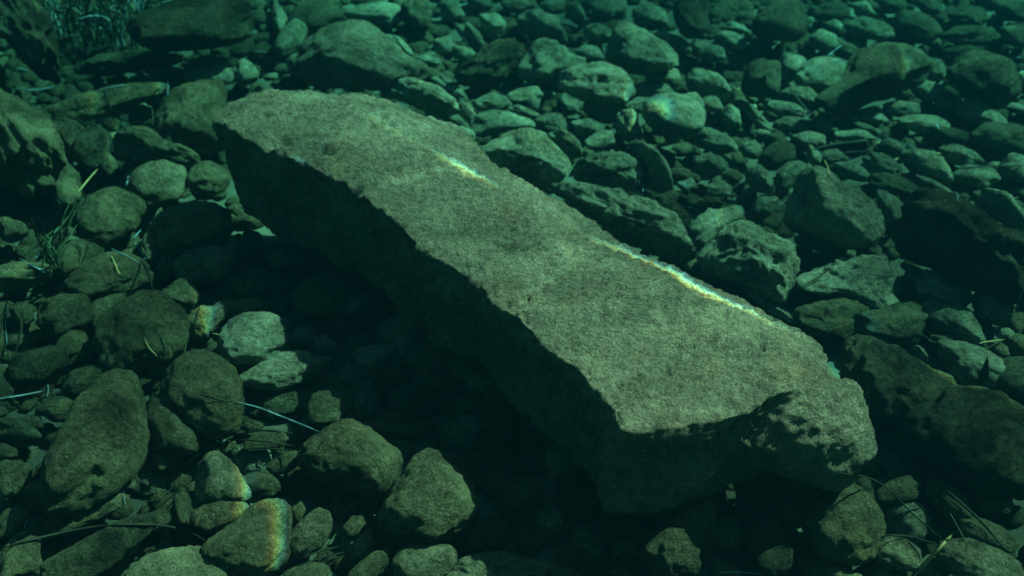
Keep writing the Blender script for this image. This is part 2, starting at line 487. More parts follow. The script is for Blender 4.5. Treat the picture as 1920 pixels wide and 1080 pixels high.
# (tile, style, outline, landmark noun or '', label or '')
# style letters: a angular, r rough crusty, d dark algae, p pale ; digits: base height in cm
STONES = '''
A||880,760 890,640 950,550 1050,485 1170,465 1300,490 1270,600 1260,760 1240,860 1100,850 950,820|boulder beside the block's back left corner|big rounded boulder pressed against the block's back left corner
A|p|1040,380 1090,330 1200,315 1280,340 1300,400 1320,480 1200,480 1060,470|pale cobble above the corner boulder|pale blunt cobble right above the boulder at the block's back left corner
A||1300,400 1340,360 1380,330 1430,370 1455,430 1420,470 1340,480||olive wedge shaped cobble just behind the block's back left top corner
A|d12|760,60 850,50 950,10 1100,-20 1300,0 1390,50 1405,120 1380,240 1200,270 900,260 780,200|dark overhanging ledge|dark overhanging ledge rock with a black hollow under it, beside the seagrass clump
A|rd|500,320 560,290 700,285 860,310 990,340 1000,370 960,400 800,400 620,410 500,380|long low rock under the ledge|long low crusty rock lying below the dark overhanging ledge
A|rd|430,360 500,340 570,370 605,410 520,425 420,400||small lumpy rock at the left tip of the long low rock under the ledge
A||710,450 760,425 830,430 880,470 840,500 740,500||flat oval cobble between the long low rock and the long flat slab at upper left
A||840,410 900,375 980,380 1020,410 1010,445 930,455 850,440||
A|d|930,470 990,445 1035,475 1020,500 950,520||
A|8|200,580 330,545 480,510 680,495 860,515 950,545 900,590 720,620 640,640 480,660 300,640|long flat slab at upper left|long flat pale slab crossed by dark leaves, left of the block's back end
A|p|730,640 770,595 820,585 860,620 840,690 780,710 730,690||small lit pebble at the right end of the long flat slab at upper left
A|r|-60,420 40,450 150,560 240,660 300,760 315,880 290,1000 240,1070 100,1090 -60,1080|large pitted boulder at the left edge|large pitted dark boulder cut by the left edge of the picture, below the seagrass
A||260,690 340,660 440,680 480,740 430,880 380,900 310,860 290,760||dull cobble tucked against the right side of the large pitted boulder at left edge
A|d|420,800 470,740 560,715 620,750 630,830 600,900 560,960 450,940 420,880|dark round cobble on the left|dark round cobble between the dull cobble and the sunlit ridge rock
A||550,900 600,850 650,900 660,950 600,990 550,970||
A||640,780 700,720 780,700 900,745 990,830 1085,900 1080,970 1000,1010 880,920 760,900 650,860|sunlit ridge rock|sunlit ridge backed rock left of the block, under the corner boulder
A|p|730,1010 780,945 880,910 980,930 1050,980 1030,1080 960,1150 780,1160 730,1100|cobble under the sunlit ridge rock|pale cobble in front of the sunlit ridge backed rock, part in shadow
A||1050,1000 1100,930 1180,910 1240,940 1300,1010 1250,1080 1100,1120||dim cobble at the edge of the block's shadow, right of the sunlit ridge rock
A|p|1085,850 1130,835 1190,845 1200,870 1120,885||
A|rd10|-50,-50 230,-50 230,60 280,150 260,280 250,400 220,460 150,440 90,330 40,200 -50,150|dark algae boulder in the top left corner|tall dark algae covered boulder filling the top left corner
A|r|1530,0 1560,-20 1600,80 1620,130 1590,200 1550,190 1530,120|pale ragged stone by the ledge|pale ragged upright stone right of the dark overhanging ledge
A||1540,250 1580,180 1660,110 1720,140 1730,190 1680,260 1600,310 1550,300|slanting oblong cobble|slanting oblong cobble between the pale ragged stone and the big humped boulder
A||1620,330 1700,285 1790,295 1830,330 1800,430 1700,450 1640,430||squarish cobble just behind the block's back edge, below the slanting oblong cobble
A||1480,425 1530,410 1580,425 1580,448 1500,452||
.|d|540,40 555,15 590,-5 630,5 645,35 610,50 570,60||
.|a6|560,110 575,75 610,55 650,42 690,43 705,55 735,85 757,112 785,122 797,140 790,152 755,160 715,168 650,160 590,155 565,140|big humped boulder behind the block|big humped boulder rising behind the block's back end
A||290,960 320,880 400,920 450,1000 440,1100 380,1180 290,1150||
D|r|0,150 60,140 130,190 150,250 60,285 0,260||
D|r|-60,430 20,400 120,395 250,440 290,500 200,535 0,545||low silt covered slab at the left edge beside the heap of dead leaves
D||430,130 470,60 560,0 660,-20 740,20 800,90 825,140 770,160 745,230 650,280 540,290 450,240|orange streaked boulder|rounded boulder with an orange brown streak down its right side
D||860,250 900,150 970,80 1050,60 1180,70 1290,150 1300,260 1200,330 1060,330 950,345 880,330|sharply half shaded cobble|rough cobble with a lit left half and its right half in the block's shadow
D|p|790,270 850,200 910,120 960,90 920,180 870,270 890,350 860,400 800,360||slim pale stone leaning on the left of the half shaded cobble
D||310,400 340,320 410,280 480,275 550,320 580,370 500,410 430,450 340,450|smooth cobble among dead leaves|smooth round cobble with dark leaf stalks lying over it, below orange streaked boulder
D||360,480 440,420 550,360 660,350 760,390 820,460 830,530 780,580 680,590 560,580 500,605 420,560|broad oval cobble|broad oval cobble with a straw coloured leaf on top, left of block's shadow
D|p|990,400 1010,350 1080,320 1170,310 1260,330 1310,390 1300,460 1220,510 1100,500 1020,480|oval cobble on the shadow edge|oval cobble with bright left part on the shadow edge, below half shaded cobble
D||890,400 930,360 980,380 975,440 920,500 880,450||
D|a|920,545 1000,500 1045,485 1100,550 1125,610 1080,650 1020,660 960,600|pointed angular cobble|pointed angular cobble above right of the great round cobble
D||555,750 590,680 680,620 780,575 880,565 960,610 1010,690 1045,790 1030,880 960,940 850,980 700,980 590,940 560,850|great round cobble|great round smooth cobble in the middle of the left side
D||505,660 550,600 650,590 720,600 680,670 590,700 550,770 510,740||pale shoulder of stone showing behind the great round cobble's left side
D|r|220,680 280,600 370,570 440,590 500,640 510,720 470,780 400,790 330,820 250,790|crusty knobbly rock|crusty knobbly rock to the left of the great round cobble
D||70,650 120,620 170,640 180,700 140,750 90,730||
D||310,860 360,800 440,780 490,810 490,870 440,920 360,930||
D|rp|1080,660 1150,630 1200,650 1270,615 1290,680 1250,730 1170,790 1120,740|rough lit stone at the shadow edge|rough lit stone just above the rainbow edged cobble
D|q|1235,840 1265,750 1330,695 1420,675 1530,690 1620,760 1640,870 1560,930 1460,970 1340,960 1260,900|rainbow edged cobble|bright cobble with a rainbow light band on its left edge, half in block's shadow
D|q|1330,1010 1430,965 1540,920 1620,895 1730,920 1810,970 1880,960 1820,1030 1700,1080 1560,1110 1430,1070|lit flat stone under the rainbow cobble|lit flat stone at the foot of the rainbow edged cobble
D||1020,680 1090,690 1140,720 1170,780 1150,830 1080,830 1040,770||
D||930,1080 980,970 1070,900 1160,880 1250,930 1320,1020 1345,1130 1330,1270 1270,1370 1180,1390 1080,1330 1000,1230 930,1150|egg shaped boulder|egg shaped boulder standing below the great round cobble, a long leaf across it
D|r|830,1000 880,940 960,940 1000,980 900,1030||
D||370,1050 430,970 560,975 700,1020 720,1080 600,1130 420,1120||
D||600,1080 680,1040 780,1040 850,1090 700,1130||
D|d|60,950 150,880 280,890 370,950 360,1020 200,1070 60,1030||dark rounded rock near the left edge behind the huge tilted oval cobble
D||380,940 440,905 520,910 500,960 400,965||
D||1330,280 1400,210 1470,240 1480,340 1400,380 1330,350||
D||1500,340 1580,290 1700,310 1720,390 1640,440 1530,410||
D||1280,520 1400,430 1480,440 1530,520 1500,590 1350,590||
D||1200,640 1290,600 1420,610 1500,640 1440,690 1300,700||
D||1660,560 1750,470 1900,460 1960,560 1900,680 1740,690 1660,640||
G||200,520 260,370 350,250 480,110 600,20 720,-30 810,-20 855,50 840,200 820,370 770,480 680,550 560,620 400,640 260,630 210,590|huge tilted oval cobble|huge tilted oval cobble at lower left, largest stone in that corner
G||210,110 280,70 370,80 420,150 370,230 280,200||
G|d|0,190 50,170 110,200 170,270 205,340 130,345 40,310 -20,260||
G||90,190 150,175 220,200 210,270 130,240||
G||0,320 50,350 90,400 50,425 -20,410||
G|p|0,440 70,430 130,470 180,510 150,580 60,640 -30,640 -30,450|pale stone at the left edge|pale rounded stone cut by the left edge beside the huge tilted oval cobble
G||830,170 870,100 940,45 1000,90 1050,200 1080,320 1070,420 1020,410 860,370 835,270|upright stone with dark hollow|upright narrow stone with a lit right rim, between the huge oval and egg boulder
G||870,380 1000,380 1010,440 960,480 880,490||
G||180,770 260,690 380,650 520,660 650,690 720,740 650,780 480,800 300,810|long low cobble at lower left|long low cobble just below the huge tilted oval cobble
G||0,740 60,700 130,710 160,770 130,830 40,850 -20,830||
G||0,900 100,840 230,830 240,880 120,930 0,960||
G||-40,1080 0,960 120,890 220,880 240,930 210,1010 200,1090||
G|d|210,960 260,900 420,870 600,850 760,830 900,860 880,930 720,1000 600,1060 400,1090 250,1070|wide slab under the arching leaf|wide low slab beneath the long arching dark leaf at bottom left
G|p|690,1080 740,990 830,930 930,910 1050,930 1180,960 1280,1010 1360,1100 1300,1200 800,1200|boulder at the bottom edge|large smooth boulder cut by the bottom edge at lower left
G||1120,860 1250,800 1380,740 1480,690 1570,680 1640,720 1650,800 1620,900 1600,1020 1480,1080 1380,1070 1250,980 1150,900|cobble with the golden rim|heart sloped cobble with a bright golden and blue rim of light at its top
G|p|1090,690 1160,660 1260,650 1350,690 1400,740 1330,790 1230,810 1130,810 1090,770||rounded cobble with a yellow light patch, left of the golden rimmed cobble
G|p|1090,640 1110,520 1150,430 1220,370 1280,400 1340,520 1380,640 1380,690 1280,660 1180,650|tall cone shaped stone|tall cone shaped pale stone above the golden rimmed cobble
G||980,700 1000,620 1050,580 1080,640 1085,740 1040,800 990,770||
G|p|1630,830 1700,770 1800,710 1860,750 1870,830 1800,920 1700,960 1630,930||leaning oblong pale stone right of the golden rimmed cobble
G||1350,520 1420,490 1500,500 1560,560 1560,620 1500,640 1400,610||
G||1340,230 1380,170 1430,210 1480,240 1460,270 1390,270||
G||1230,340 1330,330 1320,370 1260,385||
G||1380,300 1480,270 1590,290 1610,340 1500,370 1380,350||
G||1500,440 1600,380 1690,400 1690,460 1600,500 1520,490||
G||1690,360 1760,290 1880,230 1980,200 2070,260 2170,350 2250,440 2220,560 2150,650 2040,640 1900,580 1760,500 1700,430|broad cobble left of the pyramid stone|broad blunt cobble at bottom centre, just left of the pyramid shaped stone
G||1725,130 1765,45 1850,30 1960,60 1980,140 1900,220 1800,235 1740,200||small cobble lit on its left tip, in the block's shadow above the broad blunt cobble
G||690,520 760,520 750,600 690,590||
G||590,590 640,545 680,580 650,640 600,640||
G||1640,690 1700,670 1720,720 1670,780||
G||1540,1080 1640,1030 1760,1020 1850,1060 1800,1140 1560,1140||
G||740,760 840,740 920,710 980,780 900,830 780,820||
H||215,760 250,650 320,540 420,420 500,365 560,370 640,470 710,550 760,640 765,740 700,830 560,870 400,870 270,830|pyramid shaped stone|pyramid shaped stone with rounded edges at bottom centre
H|rd|720,870 780,770 860,750 930,800 940,870 900,940 820,960 740,940||small knobbly rock with a rusty patch at the pyramid stone's right foot
H|p|300,990 340,920 440,875 530,900 610,930 655,960 600,1080 420,1120 310,1080|blunt stone below the pyramid stone|blunt pale stone at the bottom edge below the pyramid shaped stone
H||30,1060 120,990 200,945 270,940 290,990 240,1060 130,1130||low cobble at the bottom edge, left of the blunt pale stone
H|p|610,1090 680,990 820,945 950,965 1120,1000 1300,1060 1400,1120 1200,1190 700,1190|long smooth stone at the bottom edge|long smooth stone with a bright top rim at the bottom edge centre
H||20,790 60,750 120,750 135,800 90,850 30,850||
H||1700,920 1800,820 1900,730 2000,640 2060,650 2080,740 2075,900 2040,1020 1950,1090 1820,1080 1720,1010|slab shaped cobble in front of the block|tall leaning cobble in front of the block's front face
H||920,650 960,540 1060,510 1150,600 1130,680 1000,710||
H||230,350 300,310 400,340 420,420 330,430||
H||1500,1070 1560,1030 1630,1050 1600,1090||
I||680,720 720,620 810,550 920,565 1030,610 1100,690 1125,790 1100,900 1020,970 900,1000 780,960 700,850|round boulder before the lumpy end|round boulder standing right below the lumpy front end of the block
I|d|340,880 400,800 480,770 550,810 600,900 600,1020 520,1080 400,1060||dim rounded cobble in deep shadow between the leaning cobble and the round boulder
I||1160,560 1240,500 1310,530 1330,600 1260,650 1150,720 1100,650|cobble behind the round boulder|smooth cobble right of the round boulder, under a thin arching leaf
I|p|1080,920 1180,860 1300,880 1340,960 1300,1020 1160,1050 1080,1000|flat lit stone at lower right|flat lit stone right of the round boulder with leaf shadows on it
I|p|1450,1000 1560,920 1700,910 1830,930 1950,1000 1980,1100 1600,1150 1450,1080|pale boulder in the bottom right corner|pale smooth boulder in the bottom right corner
I||1540,800 1640,780 1780,775 1870,830 1860,890 1740,910 1600,900||
I||1650,660 1720,600 1800,600 1850,650 1820,710 1700,740||
I|d|1260,420 1300,250 1370,140 1460,80 1580,35 1720,40 1850,80 1980,100 2020,500 1850,560 1650,580 1500,540 1380,480|big black boulder at right|big nearly black boulder at the right edge beside the block's lumpy end
F|rd|870,900 950,850 1080,855 1200,895 1340,935 1480,960 1500,1040 1430,1120 1300,1250 1150,1300 1000,1250 920,1120|dark shelf rock right of the block|dark shelf shaped rock against the right side of the block's front end
I||1810,560 1880,520 1960,510 1960,580 1860,600||
I||180,1010 260,1000 330,1030 330,1070 200,1085||
I|r|660,1060 760,1010 880,1010 1000,1040 1040,1100 700,1120||
I||1370,560 1480,560 1580,620 1630,700 1560,760 1440,720 1370,650|oblong stone under the leaf stalk|oblong stone under a straight dark leaf stalk at lower right
I|rd|1210,300 1260,240 1350,200 1440,250 1420,350 1300,390 1220,360||
I|p|870,500 920,400 945,430 915,500||
.|5|1480,400 1490,345 1510,318 1535,320 1565,345 1610,355 1645,385 1650,420 1640,445 1600,458 1540,450 1480,440|squarish boulder with a sunlit top|squarish boulder with a yellow lit top corner, right of the block
F|r|50,230 90,140 200,90 290,70 340,90 300,170 220,260 150,340 90,370|rough rock behind the crusted rock|rough rock just left of the larger crusted rock beside the block
F|r|90,400 160,320 240,190 330,170 420,220 500,250 570,240 640,320 630,450 600,600 520,580 420,530 250,500 130,470|crusted rock beside the block|large crusted rock right beside the middle of the block's far edge
F||630,280 690,260 800,265 920,280 960,310 940,345 860,350 760,335 650,325||flat thin stone lying under the squarish boulder with sunlit top
F|d|960,300 1010,255 1070,280 1090,330 1000,340||
F|r|640,560 750,490 830,430 920,380 1040,330 1110,340 1160,420 1175,520 1200,600 1180,650 1100,670 1000,640 900,600 760,620 650,620|peaked rough rock|peaked rough rock with a mossy tip, right of the crusted rock
F|rd4|1240,130 1270,60 1340,40 1450,45 1600,80 1720,160 1860,190 1960,220 1960,520 1800,540 1600,490 1400,470 1270,440 1210,330|large dark boulder at the right edge|large dark algae boulder with a hollowed face at the right edge, upper middle
F|r|1250,520 1320,480 1420,450 1500,480 1590,500 1610,570 1560,640 1480,640 1380,620 1300,570|bumpy rock under the dark boulder|bumpy cluster like rock below the large dark algae boulder
F||1630,600 1700,560 1800,555 1850,600 1850,690 1800,740 1700,720 1640,660||smooth cobble between the bumpy rock and the right edge
F|rd|600,720 700,670 800,620 940,595 1010,620 1010,690 1000,770 900,830 800,830 700,790|knobby dark rock by the block's corner|knobby dark rock lying along the block's front right edge
F|rd|1000,740 1080,690 1170,640 1260,600 1320,640 1340,740 1320,840 1240,880 1130,850 1010,820|shaded ridge rock|shaded ridge rock between the knobby dark rock and the sloping lit stone
F||1350,660 1450,650 1590,640 1650,720 1720,810 1690,850 1560,810 1440,800 1360,760|sloping stone on the right|sloping stone with a lit right edge, below the bumpy rock
F|d|1400,830 1500,805 1600,830 1640,860 1540,885 1400,885||
F|p|1420,900 1540,870 1660,870 1760,900 1900,930 1810,1000 1760,1080 1600,1090 1480,1000|pale slab on the right|pale flat slab carrying a dark pointed leaf piece, on the right
F|d|1760,1050 1800,960 1900,920 1980,930 1980,1080 1900,1150 1760,1130||dark rounded rock at the right edge beside the pale flat slab
F||170,480 260,485 340,530 450,570 560,600 600,650 640,690 590,705 480,660 350,570 230,525|thin stone along the block|thin tongue shaped stone hugging the block's far edge with a yellow lit tip
F||1170,520 1210,490 1240,530 1220,585||
F||1730,780 1830,760 1870,800 1800,835||
F|r|1250,870 1330,870 1390,920 1340,955||
F||1620,50 1700,0 1800,0 1900,80 1960,200 1850,180 1700,130|sloping rock behind the dark boulder|sloping rock rising behind the large dark boulder at the right edge
F||1060,0 1180,30 1240,70 1240,150 1200,220 1130,210 1110,110||
E|rp|1120,20 1220,-15 1330,-25 1450,-20 1600,20 1780,60 1880,120 1920,220 1940,330 1830,350 1650,300 1500,220 1350,110|pitted mound behind the block|pitted crusty mound with a small knob, right behind the block's middle
E|p6|1470,140 1500,80 1550,50 1600,70 1625,120 1600,160 1520,170||small pale knob of stone on top of the pitted mound behind the block
.|d|1165,370 1210,358 1265,375 1290,400 1300,440 1270,430 1230,402||
B|6|200,500 300,430 420,440 540,490 620,560 645,620 600,650 540,680 480,630 350,570 250,530|smooth boulder on the block's back edge|smooth rounded boulder overlapping the block's back right corner
B||500,440 580,425 650,470 690,530 720,590 660,590 600,530||
B|p|645,600 680,570 730,600 755,650 730,700 690,690||pale lit pebble just right of the smooth boulder on the block's back corner
B||540,690 600,645 680,670 730,730 700,760 600,730||
B|p|600,720 680,710 750,750 745,800 660,790||
B||730,720 760,640 860,620 960,640 1060,680 1085,720 960,735 860,755 760,770|broad low cobble behind the block|broad low cobble behind the angular boulder by the block
B|a4|780,860 850,800 930,750 1050,725 1120,750 1200,820 1260,890 1285,950 1240,1010 1150,1050 1040,1050 950,1000 830,940|angular boulder by the block's far side|angular flat topped boulder touching the far side of the block
B||1085,680 1150,640 1230,640 1265,690 1260,740 1150,745 1100,710||
B||1150,760 1250,730 1330,790 1355,850 1330,900 1270,900 1200,830||smooth cobble behind the angular boulder, beside a brilliant spot of light
B|a|930,540 990,500 1100,485 1130,530 1110,570 990,580||
B||740,570 850,520 920,540 960,590 900,625 780,625||
B|p|1040,580 1080,545 1130,580 1125,620 1080,630||tiny egg shaped pebble lit yellow, above the broad low cobble
B|p|930,610 1000,590 1110,640 1090,665 1000,655||
B|p5|1230,420 1330,380 1440,350 1550,380 1620,450 1640,510 1580,580 1480,580 1350,560 1240,510|brightest lit boulder at upper centre|brightly lit smooth boulder at upper centre, brightest stone beyond the block
B|r|1010,370 1080,260 1150,220 1260,280 1370,340 1370,390 1260,420 1230,470 1120,480 1020,430|rough boulder behind the bright one|rough sloping boulder touching the left of the brightly lit boulder
B|rd|640,390 740,320 870,240 980,230 1030,300 1010,400 960,440 860,500 740,490 670,450|dark weedy rock at upper centre|dark weedy rock with a pale ring mark, left of the rough sloping boulder
B|p|1310,290 1370,255 1440,265 1480,320 1440,350 1360,340||
B|p|1360,590 1430,560 1520,570 1580,630 1560,680 1480,690 1380,650|rounded cobble below the bright boulder|rounded cobble directly below the brightly lit boulder
B||1540,690 1580,630 1640,620 1690,740 1690,800 1600,790 1550,750||upright triangular cobble right of the rounded cobble below the bright boulder
B||1290,690 1400,660 1450,700 1440,740 1340,760||
B||1370,800 1440,740 1520,735 1540,800 1470,850 1400,840||
B|r|1330,900 1420,870 1560,860 1670,890 1690,940 1660,1060 1600,1080 1450,1070 1340,1040 1300,960|rough block like rock|rough block like rock just right of the angular boulder
B||1580,840 1650,800 1750,830 1830,920 1870,1040 1780,1080 1690,1060 1690,920|curved stone with a lit crest|curved stone with a lit crest right behind the rough block like rock
B|4|1700,600 1760,550 1870,530 1980,550 2040,620 2020,720 1900,780 1780,740 1710,680|domed boulder at upper right centre|domed boulder with a dark front, right of the upright triangular cobble
B||1590,600 1660,550 1740,545 1700,620 1620,640||
B||1650,490 1720,455 1820,470 1880,520 1760,545 1650,550||
B||1700,410 1790,370 1880,390 1910,450 1850,500 1730,460||
B|5|1500,290 1530,180 1580,125 1680,170 1800,230 1880,300 1880,360 1760,390 1680,420 1560,380 1490,340|hazy wedge boulder|hazy wedge shaped boulder above right of the brightly lit boulder
B||1720,190 1800,180 1920,210 1980,280 1900,310 1800,240||
B||1370,150 1450,130 1540,180 1530,230 1440,240 1370,210||
B||1260,30 1330,10 1370,80 1360,140 1300,120||
B||980,100 1080,60 1190,90 1260,190 1260,260 1190,230 1080,210 1010,170|rounded boulder near the top edge|rounded hazy boulder near the top edge, above the rough sloping boulder
B|rd|340,30 420,-20 490,0 510,80 500,150 430,190 370,150||dark stump like rock behind the big humped boulder, lit on its right
B||20,60 130,20 260,20 340,50 330,120 250,180 190,140 60,110|flat rock behind the humped boulder|flat green rock directly behind the big humped boulder
B||250,190 330,210 390,280 400,340 330,320 280,240||
B||640,150 720,130 780,190 800,250 740,260 670,200||
B||400,320 480,310 560,340 550,370 440,365||
B||770,80 880,80 930,140 880,220 800,190||
B||520,230 600,210 650,260 620,310 540,300||
B||640,260 720,270 760,310 690,340 630,320||
B||560,20 640,10 680,70 640,120 570,90||
B||700,-30 800,-30 860,30 800,70 720,50||
B||900,10 980,-20 1080,-10 1100,40 1000,70 920,60||
B||1110,30 1180,-20 1260,10 1250,70 1170,80||
B||1420,20 1500,-20 1600,0 1600,70 1500,110 1420,80||
B||1640,60 1720,20 1820,60 1840,140 1740,170 1650,130||
C|d4|1500,450 1520,370 1590,310 1700,305 1800,340 1870,410 1880,490 1840,560 1770,590 1620,540 1520,500|smooth dome boulder at upper right|smooth dome boulder with a black front at the far upper right
C||1550,540 1590,505 1680,525 1770,580 1760,615 1640,605||long cobble in front of the smooth dome boulder at upper right
C|ad4|345,440 370,360 430,340 530,350 545,430 535,520 470,545 370,540 340,500|dark cube shaped rock|dark cube shaped rock with a lit top rim at upper right
C||640,450 680,370 770,320 860,330 920,370 910,440 850,510 740,520 660,490|hazy rounded boulder by the cube rock|hazy rounded boulder a little right of the dark cube shaped rock
C||540,360 560,300 650,310 700,350 660,430 560,480||
C|ad4|930,380 960,310 1080,250 1200,235 1290,260 1390,320 1350,380 1350,440 1260,470 1200,530 1060,580 1030,640 900,650 820,600 830,540 930,480|broad hazy slab at upper right|broad hazy slab boulder, largest stone at upper right
C||820,620 920,600 1000,660 960,700 850,690||
C|p|980,650 1030,625 1100,630 1165,670 1120,690 1000,685|lit oval pebble at upper right|lit oval pebble in front of the broad hazy slab
C||1210,700 1280,660 1400,640 1480,670 1500,710 1380,750 1250,740|long low cobble at upper right|long low cobble right of the lit oval pebble
C|d5|400,150 440,80 500,20 560,-20 640,0 690,80 690,180 620,220 500,215 420,190|dark boulder at the top edge|big dark rounded boulder at the top edge, behind the cube shaped rock
C|d4|0,190 -60,60 0,-30 120,-20 140,80 130,170 60,205|tall hazy boulder at the top edge|tall hazy boulder with a lit right edge at the top edge
C|d|740,90 790,20 860,0 920,30 940,80 850,120 760,120||dark round cobble with a pale arc of light at the top edge
C|d|1180,130 1230,80 1300,70 1400,100 1460,160 1400,220 1300,240 1210,190|dark oval rock near the top right|dark oval rock with a yellow glint near the top right
C|d|1490,90 1560,40 1660,30 1710,80 1680,140 1560,150||
C|d|1460,230 1540,160 1680,140 1750,170 1720,240 1560,260||broad dark cobble right of the dark oval rock with yellow glint
C|d|1460,310 1580,255 1700,270 1740,300 1560,340||
C||170,220 220,180 300,190 370,250 330,290 230,280||
C||30,250 130,245 220,260 240,320 160,350 60,320||
C||10,450 60,400 160,410 240,460 290,530 240,570 120,550 40,520|humped cobble left of the cube rock|humped cobble to the left of the dark cube shaped rock
C||540,540 620,490 700,490 780,550 760,590 650,590||
C|p|450,610 490,575 620,575 690,610 680,645 560,655||flat oblong stone in front of the dark cube shaped rock
C||520,700 570,660 660,660 720,710 640,750 540,740||
C||610,780 700,740 790,750 800,800 720,850 640,810||
C|d|440,900 480,830 540,790 610,810 630,880 590,930 520,960 460,950|dark pointed cobble on the right|dark pointed cobble up behind the squarish boulder with sunlit top
C||530,970 580,920 650,900 690,940 640,1020 600,1080 540,1080||
C|d|480,780 510,750 560,750 590,790 520,800||
C|p|405,750 430,730 490,730 490,760 430,775||small pebble glowing yellow in a light streak, left of the dark pointed cobble
C||30,760 100,720 190,740 280,770 310,830 220,860 120,840 40,810||
C||210,640 260,600 310,620 330,700 280,720 230,690||
C|p|310,610 370,580 440,640 520,720 420,710||
C|a|1010,910 1060,870 1140,870 1230,930 1220,970 1120,990 1040,950||angular cobble with a white fleck, left of the smooth oval cobble on the right
C||1220,890 1280,855 1380,855 1480,910 1520,990 1460,1020 1340,1000 1250,950|smooth oval cobble on the right|large smooth oval cobble above the large dark algae boulder on the right
C||840,940 900,920 1000,930 1060,980 1030,1010 900,1005||
C|p|780,880 850,835 930,880 900,920 800,920||
C|a|1090,830 1150,780 1200,790 1270,850 1200,890 1120,860||
C|d|1050,1010 1120,985 1240,990 1330,1040 1340,1080 1150,1100 1060,1060||
C||1440,860 1520,820 1620,840 1690,880 1640,920 1520,930||
C|d|1640,800 1700,710 1850,690 1960,700 1960,840 1800,850 1680,850|dark slab at the upper right edge|dark flat slab cut by the right edge at upper right
C||1540,600 1640,570 1760,620 1840,680 1780,730 1640,720 1540,670||
C||1530,1020 1580,940 1720,930 1780,980 1720,1040 1600,1060||
C||1780,960 1830,870 1900,880 1960,940 1960,1020 1820,1010||
C||1270,500 1310,460 1420,460 1500,510 1470,550 1350,570||
C||1130,600 1200,570 1310,570 1330,620 1240,660 1150,650||
C||1410,580 1460,555 1530,570 1530,610 1450,610||
C||710,220 760,170 850,190 870,250 800,290 730,270||
C||800,150 850,110 900,140 880,185||
C||910,160 1000,100 1120,120 1200,190 1100,220 960,210||
C||210,160 270,120 340,140 380,180 290,190||
C||1350,330 1450,340 1490,420 1440,460 1360,440||
C||0,540 60,520 120,580 90,660 20,700 -60,690 -60,580|pale edged cobble right of the domed boulder|ragged cobble between the domed boulder and the light streaked sand
C||100,570 170,540 230,600 200,630 120,620||
C||1300,1000 1400,1010 1520,1060 1450,1090 1330,1080||
C|d|1400,730 1540,720 1660,750 1600,800 1440,820||
C||950,30 1020,10 1080,70 1000,95||
C|d|1090,0 1180,-30 1260,10 1230,60 1130,60||
C|d|1290,20 1350,-20 1440,0 1460,60 1380,80||
C|d|1750,30 1850,-10 1960,20 1940,110 1800,120||
C|d|1780,170 1880,140 1960,180 1940,260 1820,250||
C|p|1790,610 1850,585 1960,590 1960,640 1850,640||lit flat stone cut by the right edge near the smooth dome boulder
C||1880,420 1940,380 1980,430 1960,520 1890,500||
C||700,820 780,870 760,930 700,910||
C||860,760 1000,720 1080,760 1000,800 880,800||
C||930,690 1040,700 1120,730 1060,760 960,740||
C||760,640 800,660 860,720 800,750 740,720||
C||330,830 400,790 440,830 420,890 350,880||
C|r|60,900 150,860 240,900 260,960 160,1000 70,970||
C||350,960 430,930 500,1000 520,1070 430,1080 360,1030||
C|p|130,1060 200,1010 270,1040 270,1100 150,1110||
C|p|-30,1040 40,1000 80,1050 20,1100||
C||700,1000 790,980 860,1020 960,1010 1000,1060 900,1100 780,1080||
.|d|1370,890 1450,868 1550,880 1562,935 1500,985 1400,980||dark stone in deep shadow propping up the block's lumpy front end
'''  # last stone is added, to keep sun off the pebbles under the block
